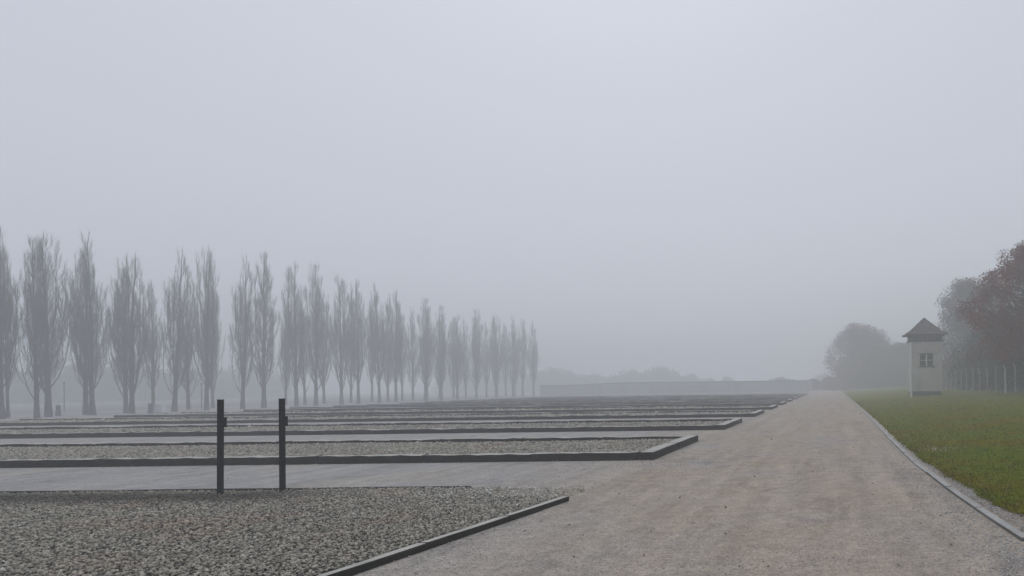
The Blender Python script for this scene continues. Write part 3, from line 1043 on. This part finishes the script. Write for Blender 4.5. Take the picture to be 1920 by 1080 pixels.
tag(put(r3, 17.4, 185.0, 0.84, 4.0), 'small foggy tree low between the round tree and the watchtower', 'tree', 'foggy round trees at the end of the path')

# undergrowth behind the fence: bushes one after another
bush = broad_tree('bush', 107, 5.2, 2.5, 0.3, 130, 30, 0.15, M['dull_leaf'], M['dark_bark'], 0.09, 3, spread=0.4)
bush2 = broad_tree('bush', 108, 4.4, 2.3, 0.2, 120, 30, 0.16, M['green_leaf'], M['dark_bark'], 0.08, 3, spread=0.4)
BUSH = [(20.2, 56.5, 1.0, 0), (20.6, 61.0, 1.1, 0), (19.6, 65.2, 1.0, 0), (20.4, 69.6, 1.12, 0), (19.8, 74.0, 1.05, 0), (20.6, 78.5, 1.1, 0), (19.8, 83.0, 1.45, 0), (20.5, 88.0, 1.6, 0), (19.6, 93.0, 1.5, 0), (19.8, 99.0, 1.4, 0), (20.0, 106.0, 1.0, 1), (20.5, 114.0, 0.95, 1), (19.8, 123.0, 0.9, 1), (20.4, 133.0, 0.9, 1)]
fb = {0: True, 1: True}
for k, (x, y, s_, kind_) in enumerate(BUSH):
    src = (bush, bush2)[kind_]
    o = src if fb[kind_] else copy_tree(src)
    fb[kind_] = False
    put(o, x, y, s_)
    tag(o, f"{'dark' if kind_ == 0 else 'dull green'} bush behind the fence, {ordinal(len(BUSH) - k)} counting from the path end towards the right edge", 'bush', 'undergrowth behind the camp fence')

low = broad_tree('bush', 109, 3.0, 2.2, 0.1, 110, 30, 0.2, M['dull_leaf'], M['dark_bark'], 0.07, 3, spread=0.4)
for k, (x, y, s_) in enumerate(((-5.2, 203.0, 0.9), (-0.9, 202.0, 1.05), (3.0, 200.0, 1.2))):
    o = low if k == 0 else copy_tree(low)
    put(o, x, y, s_, z=0.0)
    tag(o, f"low bush dim in the fog closing the end of the path, {('leftmost', 'middle', 'rightmost')[k]} of three", 'bush', 'low bushes at the end of the path')

# ================================================================== camp fence
t = empty('camp_fence', (16.0, 61.0, float(lawn_z(16.0))))
tag(t, 'row of pale concrete fence posts with wires along the far side of the lawn', 'fence')
T = Tubes()
T.tube([(0, 0, -0.2), (0, 0, 1.2), (0, 0, 2.15), (-0.02, 0, 2.35), (-0.09, 0, 2.52), (-0.17, 0, 2.6)], [0.075, 0.07, 0.064, 0.06, 0.055, 0.045], 6)
post_me = T.mesh('fence_post', M['post_concrete'])
post_w = post_me.copy()
post_w.materials.clear()
post_w.materials.append(M['post_white'])
PY = [53.4, 57.4, 61.2, 64.6, 68.2, 72.2, 76.2, 80.2, 84.0, 87.8, 91.7, 95.6, 99.5] + [103.4 + 3.9 * k for k in range(15)]
for k, y in enumerate(PY):
    wht = abs(y - 68.2) < 0.1
    o = obj('fence_post', post_w if wht else post_me, t, (0, y - 61.0, random.uniform(-0.05, 0.02)))
    o.rotation_euler = (random.uniform(-0.02, 0.02), random.uniform(-0.015, 0.015), random.uniform(-0.05, 0.05))
    if wht:
        o['label'] = 'whitest and broadest of the fence posts'
        o.scale = (1.3, 1.3, 1.0)
for z in (0.35, 0.75, 1.15, 1.55, 1.95, 2.35):
    W_ = Tubes()
    ypt = np.arange(53.4, 158.5, 3.9)
    W_.tube(np.column_stack([np.full(len(ypt), -0.09 if z < 2.2 else -0.13), ypt - 61.0, z + 0.02 * np.sin(ypt)]), np.full(len(ypt), 0.006), 3)
    obj('wire', W_.mesh('wire', M['wire']), t)

# ================================================================== watchtower
TX, TY = 9.72, 77.4
tz = float(lawn_z(TX)) - 0.02
tw = empty('watchtower', (TX, TY, tz))
tag(tw, 'small square plastered watchtower with pyramid roof standing on the lawn', 'watchtower')
HB = 1.58
obj('plinth', box_mesh('plinth', 2 * HB - 0.10, 2 * HB - 0.10, 0.80, M['plinth'], 0.02), tw, (0, 0, -0.1))
# lower storey wall
obj('lower_wall', box_mesh('lower_wall', 2 * HB + 0.06, 2 * HB + 0.06, 2.45, M['plaster'], 0.03), tw, (0, 0, 0.50))


def wall_with_hole(name, sx, sy, z0, z1, hx, hz0, hz1, mat):
    """square storey as a solid whose front has a recessed opening"""
    bm = bmesh.new()
    xs_ = [-sx, -hx, hx, sx]
    zs_ = [z0, hz0, hz1, z1]
    V = [[bm.verts.new((x, -sy, z)) for x in xs_] for z in zs_]
    for a in range(3):
        for c__ in range(3):
            if a == 1 and c__ == 1:
                continue
            bm.faces.new((V[a][c__], V[a][c__ + 1], V[a + 1][c__ + 1], V[a + 1][c__]))
    dpt = 0.16
    B = [[bm.verts.new((x, -sy + dpt, z)) for x in (-hx, hx)] for z in (hz0, hz1)]
    bm.faces.new((V[1][1], B[0][0], B[0][1], V[1][2]))
    bm.faces.new((V[2][1], V[2][2], B[1][1], B[1][0]))
    bm.faces.new((V[1][1], V[2][1], B[1][0], B[0][0]))
    bm.faces.new((V[1][2], B[0][1], B[1][1], V[2][2]))
    bm.faces.new((B[0][0], B[1][0], B[1][1], B[0][1]))
    # other three sides, top and bottom
    cb = [bm.verts.new((sgn * sx, sy, z)) for z in (z0, z1) for sgn in (-1, 1)]
    bm.faces.new([V[k][0] for k in range(4)] + [cb[2], cb[0]])
    bm.faces.new([V[k][3] for k in (3, 2, 1, 0)] + [cb[1], cb[3]])
    bm.faces.new((cb[0], cb[2], cb[3], cb[1]))
    bm.faces.new([V[3][k] for k in range(4)] + [cb[3], cb[2]])
    bm.faces.new([V[0][k] for k in (3, 2, 1, 0)] + [cb[0], cb[1]])
    bmesh.ops.recalc_face_normals(bm, faces=bm.faces)
    me = bpy.data.meshes.new(name)
    bm.to_mesh(me)
    bm.free()
    me.materials.append(mat)
    return me


WZ0, WZ1, WH = 3.10, 4.30, 0.66
obj('upper_wall', wall_with_hole('upper_wall', HB, HB, 2.95, 5.62, WH, WZ0, WZ1, M['plaster']), tw)
win = empty('window', (0, -HB, 0), 0, tw)
obj('lintel', box_mesh('lintel', 2 * WH + 0.16, 0.10, 0.12, M['timber']), win, (0, -0.02, WZ1 - 0.02))
obj('sill', box_mesh('sill', 2 * WH + 0.30, 0.16, 0.09, M['timber']), win, (0.02, -0.05, WZ0 - 0.09))
for sx in (-1, 1):
    obj('frame', box_mesh('frame', 0.08, 0.06, WZ1 - WZ0 - 0.02, M['timber']), win, (sx * (WH - 0.045), 0.06, WZ0 + 0.005))
obj('mullion', box_mesh('mullion', 0.13, 0.07, WZ1 - WZ0 - 0.03, M['white_paint']), win, (0, 0.06, WZ0 + 0.008))
obj('transom', box_mesh('transom', 2 * WH - 0.20, 0.05, 0.05, M['white_paint']), win, (0, 0.075, (WZ0 + WZ1) / 2 - 0.03))
for sx in (-1, 1):
    for k in range(2):
        obj('pane', box_mesh('pane', WH - 0.14, 0.02, (WZ1 - WZ0) / 2 - 0.05, M['glass']), win, (sx * 0.325, 0.115, WZ0 + 0.02 + k * (WZ1 - WZ0) / 2))
# white corner pipe / post at the front left corner down to the grass
obj('corner_post', box_mesh('corner_post', 0.20, 0.20, 5.65, M['white_paint'], 0.02), tw, (-HB - 0.03, -HB - 0.10, -0.12))
# gallery: ledge, boards, dark openings
obj('ledge', box_mesh('ledge', 2 * HB + 0.30, 2 * HB + 0.30, 0.13, M['timber'], 0.02), tw, (0, 0, 5.62))
obj('gallery_core', box_mesh('gallery_core', 2 * HB - 0.05, 2 * HB - 0.05, 0.72, M['timber']), tw, (0, 0, 5.75))
gb = box_mesh('gallery_board', 0.36, 0.05, 0.56, M['grey_board'], 0.006)
for k in range(7):
    d = -HB + 0.29 + k * (2 * HB - 0.58) / 6
    for px_, py_, rz in ((d, -HB - 0.012, 0), (d, HB + 0.012, 0), (-HB - 0.012, d, math.pi / 2), (HB + 0.012, d, math.pi / 2)):
        o = obj('gallery_board', gb, tw, (px_, py_, 5.765))
        o.rotation_euler = (0, 0, rz)
# pyramid roof, slightly flared, with eaves board
bm = bmesh.new()
rings = [(2.12, 6.30), (2.12, 6.38), (1.55, 6.66), (0.04, 8.12)]
RV = [[bm.verts.new((sx * r_, sy * r_, z)) for sx, sy in ((-1, -1), (1, -1), (1, 1), (-1, 1))] for r_, z in rings]
bm.faces.new(RV[0][::-1])
for a in range(3):
    for c__ in range(4):
        bm.faces.new((RV[a][c__], RV[a][(c__ + 1) % 4], RV[a + 1][(c__ + 1) % 4], RV[a + 1][c__]))
bm.faces.new(RV[3])
me = bpy.data.meshes.new('roof')
bm.to_mesh(me)
bm.free()
me.materials.append(M['roof'])
roof = obj('roof', me, tw)
for sx, sy in ((-1, -1), (1, -1), (1, 1), (-1, 1)):
    T = Tubes()
    T.tube([(sx * 2.13, sy * 2.13, 6.40), (sx * 1.55, sy * 1.55, 6.67), (0, 0, 8.15)], [0.06, 0.06, 0.06], 6)
    obj('ridge', T.mesh('ridge', M['roof']), roof)

# ================================================================== far boundary wall and what stands behind it
t = empty('boundary_wall', (-38.0, 185.0, -0.02))
tag(t, 'long low grey wall in the fog where the beds end', 'wall')
wp = box_mesh('wall_panel', 3.9, 0.25, 2.55, M['wall'], 0.03)
cp = box_mesh('coping', 3.98, 0.42, 0.20, M['coping'], 0.04)
wq = box_mesh('wall_pier', 0.3, 0.36, 2.56, M['wall'], 0.03)
for k in range(17):
    x = -71.0 + 4.0 * k + 38.0
    zz_ = float(ground_z(-71.0 + 4.0 * k))
    obj('wall_panel', wp, t, (x, 0, zz_))
    obj('coping', cp, t, (x, 0, zz_ + 2.552))
    obj('wall_pier', wq, t, (x + 2.0, -0.03, zz_ - 0.01))

far_t = broad_tree('far_tree', 111, 8.0, 4.2, 1.2, 150, 22, 0.32, M['dull_leaf'], M['dark_bark'], 0.2, 2, spread=0.7)
FAR = [(-92, 330, 0.8), (-80, 345, 0.9), (-68, 322, 0.9), (-57, 338, 1.0), (-46, 326, 0.8), (-36, 344, 0.9), (-26, 332, 0.75), (-17.6, 255, 0.55), (-14.2, 251, 0.7), (-4, 330, 0.9)]
for k, (x, y, s_) in enumerate(FAR):
    o = far_t if k == 0 else copy_tree(far_t)
    put(o, x, y, s_ * (1.15 if k % 2 else 0.95), z=float(ground_z(x)) - 0.2, sz=s_ * (0.5 + 0.11 * (k * 7 % 5)))
    tag(o, f'faint tree behind the far wall, {ordinal(k + 1)} from the left', 'tree', 'faint trees behind the far wall')

# distant wood left of the poplars: reads as one mass
cl = []
for k in range(3600):
    u = rng.random()
    y = 20 + 250 * u
    x = -185 - 26 * rng.random() - 14 * math.sin(u * 7)
    h = 6.2 + 2.0 * math.sin(y * 0.11) + 1.4 * math.sin(y * 0.31 + 1)
    cl.append((x, y, h * rng.random()))
for k in range(1800):
    x = -170 + 110 * rng.random()
    y = 315 + 25 * rng.random()
    h = 6.5 + 1.8 * math.sin(x * 0.14) + 1.2 * math.sin(x * 0.4)
    cl.append((x, y, h * rng.random()))
cl = np.array(cl)
v_, f_, tn = leaf_cloud(cl, 22, 1.0, 0.6, np.full(len(cl), 0.5))
wd = obj('distant_wood', np_mesh('distant_wood', v_, f_, M['dull_leaf'], attr=tn))
tag(wd, 'dim wood showing as a grey band behind the poplars', 'wood', kind='stuff')

# ================================================================== small things among the poplars
def lathe(name, prof, mat, sides=12):
    v, f = [], []
    for r_, z in prof:
        for k in range(sides):
            a = 2 * math.pi * k / sides
            v.append((r_ * math.cos(a), r_ * math.sin(a), z))
    for a in range(len(prof) - 1):
        for k in range(sides):
            f.append((a * sides + k, a * sides + (k + 1) % sides, (a + 1) * sides + (k + 1) % sides, (a + 1) * sides + k))
    return np_mesh(name, v, f, mat, smooth=False)


bol = lathe('bollard_body', [(0.14, -0.05), (0.17, 0.0), (0.17, 0.30), (0.14, 0.34), (0.13, 0.66), (0.15, 0.70), (0.15, 0.74)], M['timber'])
bcap = lathe('bollard_cap', [(0.155, 0.74), (0.155, 0.80), (0.09, 0.86), (0.0, 0.88)], M['kerb_side'])
for x, y, lab in ((-76.2, 72.8, 'short dark bollard standing between two pairs of poplar trunks near the left edge'), (-71.0, 77.0, 'short dark bollard close beside the pale block under the poplars')):
    t = empty('bollard', (x, y, float(ground_z(x))))
    t.scale = (1.25, 1.25, 1.25)
    tag(t, lab, 'bollard', 'bollards under the poplars')
    obj('body', bol, t)
    obj('cap', bcap, t)
t = empty('pale_block', (-70.6, 77.7, float(ground_z(-70.6))), 0.1)
t.scale = (1.28, 1.28, 1.28)
tag(t, 'pale squarish block standing under the poplars', 'block')
obj('block_body', box_mesh('block_body', 0.62, 0.45, 0.74, M['white_paint'], 0.03), t, (0, 0, 0.06))
obj('footing', box_mesh('footing', 0.70, 0.53, 0.08, M['post_concrete'], 0.01), t, (0, 0, -0.02))
for x, y, h, lab in ((-97.5, 93.9, 3.5, 'thin dark pole behind the left poplars, nearest the left edge'), (-78.6, 92.2, 3.1, 'thin dark pole beside a poplar trunk left of the two metal posts')):
    t = empty('thin_pole', (x, y, float(ground_z(x))))
    tag(t, lab, 'pole', 'thin poles among the poplars')
    T = Tubes()
    T.tube([(0, 0, -0.1), (0, 0, h * 0.5), (0, 0, h)], [0.06, 0.05, 0.045], 7)
    obj('shaft', T.mesh('pole_shaft', M['timber']), t)
    obj('head', lathe('pole_head', [(0.0, h - 0.04), (0.10, h), (0.12, h + 0.12), (0.05, h + 0.2), (0.0, h + 0.22)], M['timber'], 8), t)

# ================================================================== fog
bm = bmesh.new()
bmesh.ops.create_cube(bm, size=1.0)
for v in bm.verts:
    v.co = Vector((v.co.x * 1040, v.co.y * 1060 + 15, -1.0 if v.co.z < 0 else 24.0))
me = bpy.data.meshes.new('haze')
bm.to_mesh(me)
bm.free()
m = bpy.data.materials.new('fog')
m.use_nodes = True
nt = m.node_tree
nt.nodes.clear()
out = nt.nodes.new('ShaderNodeOutputMaterial')
pv = nt.nodes.new('ShaderNodeVolumePrincipled')
pv.inputs['Color'].default_value = (0.957, 0.965, 0.988, 1)
pv.inputs['Density'].default_value = HAZE_DENSITY
pv.inputs['Anisotropy'].default_value = 0.2
nt.links.new(pv.outputs[0], out.inputs['Volume'])
me.materials.append(m)
hz = obj('haze', me)
hz['kind'] = 'stuff'
hz['label'] = 'grey morning fog lying over the whole site'
hz['category'] = 'fog'
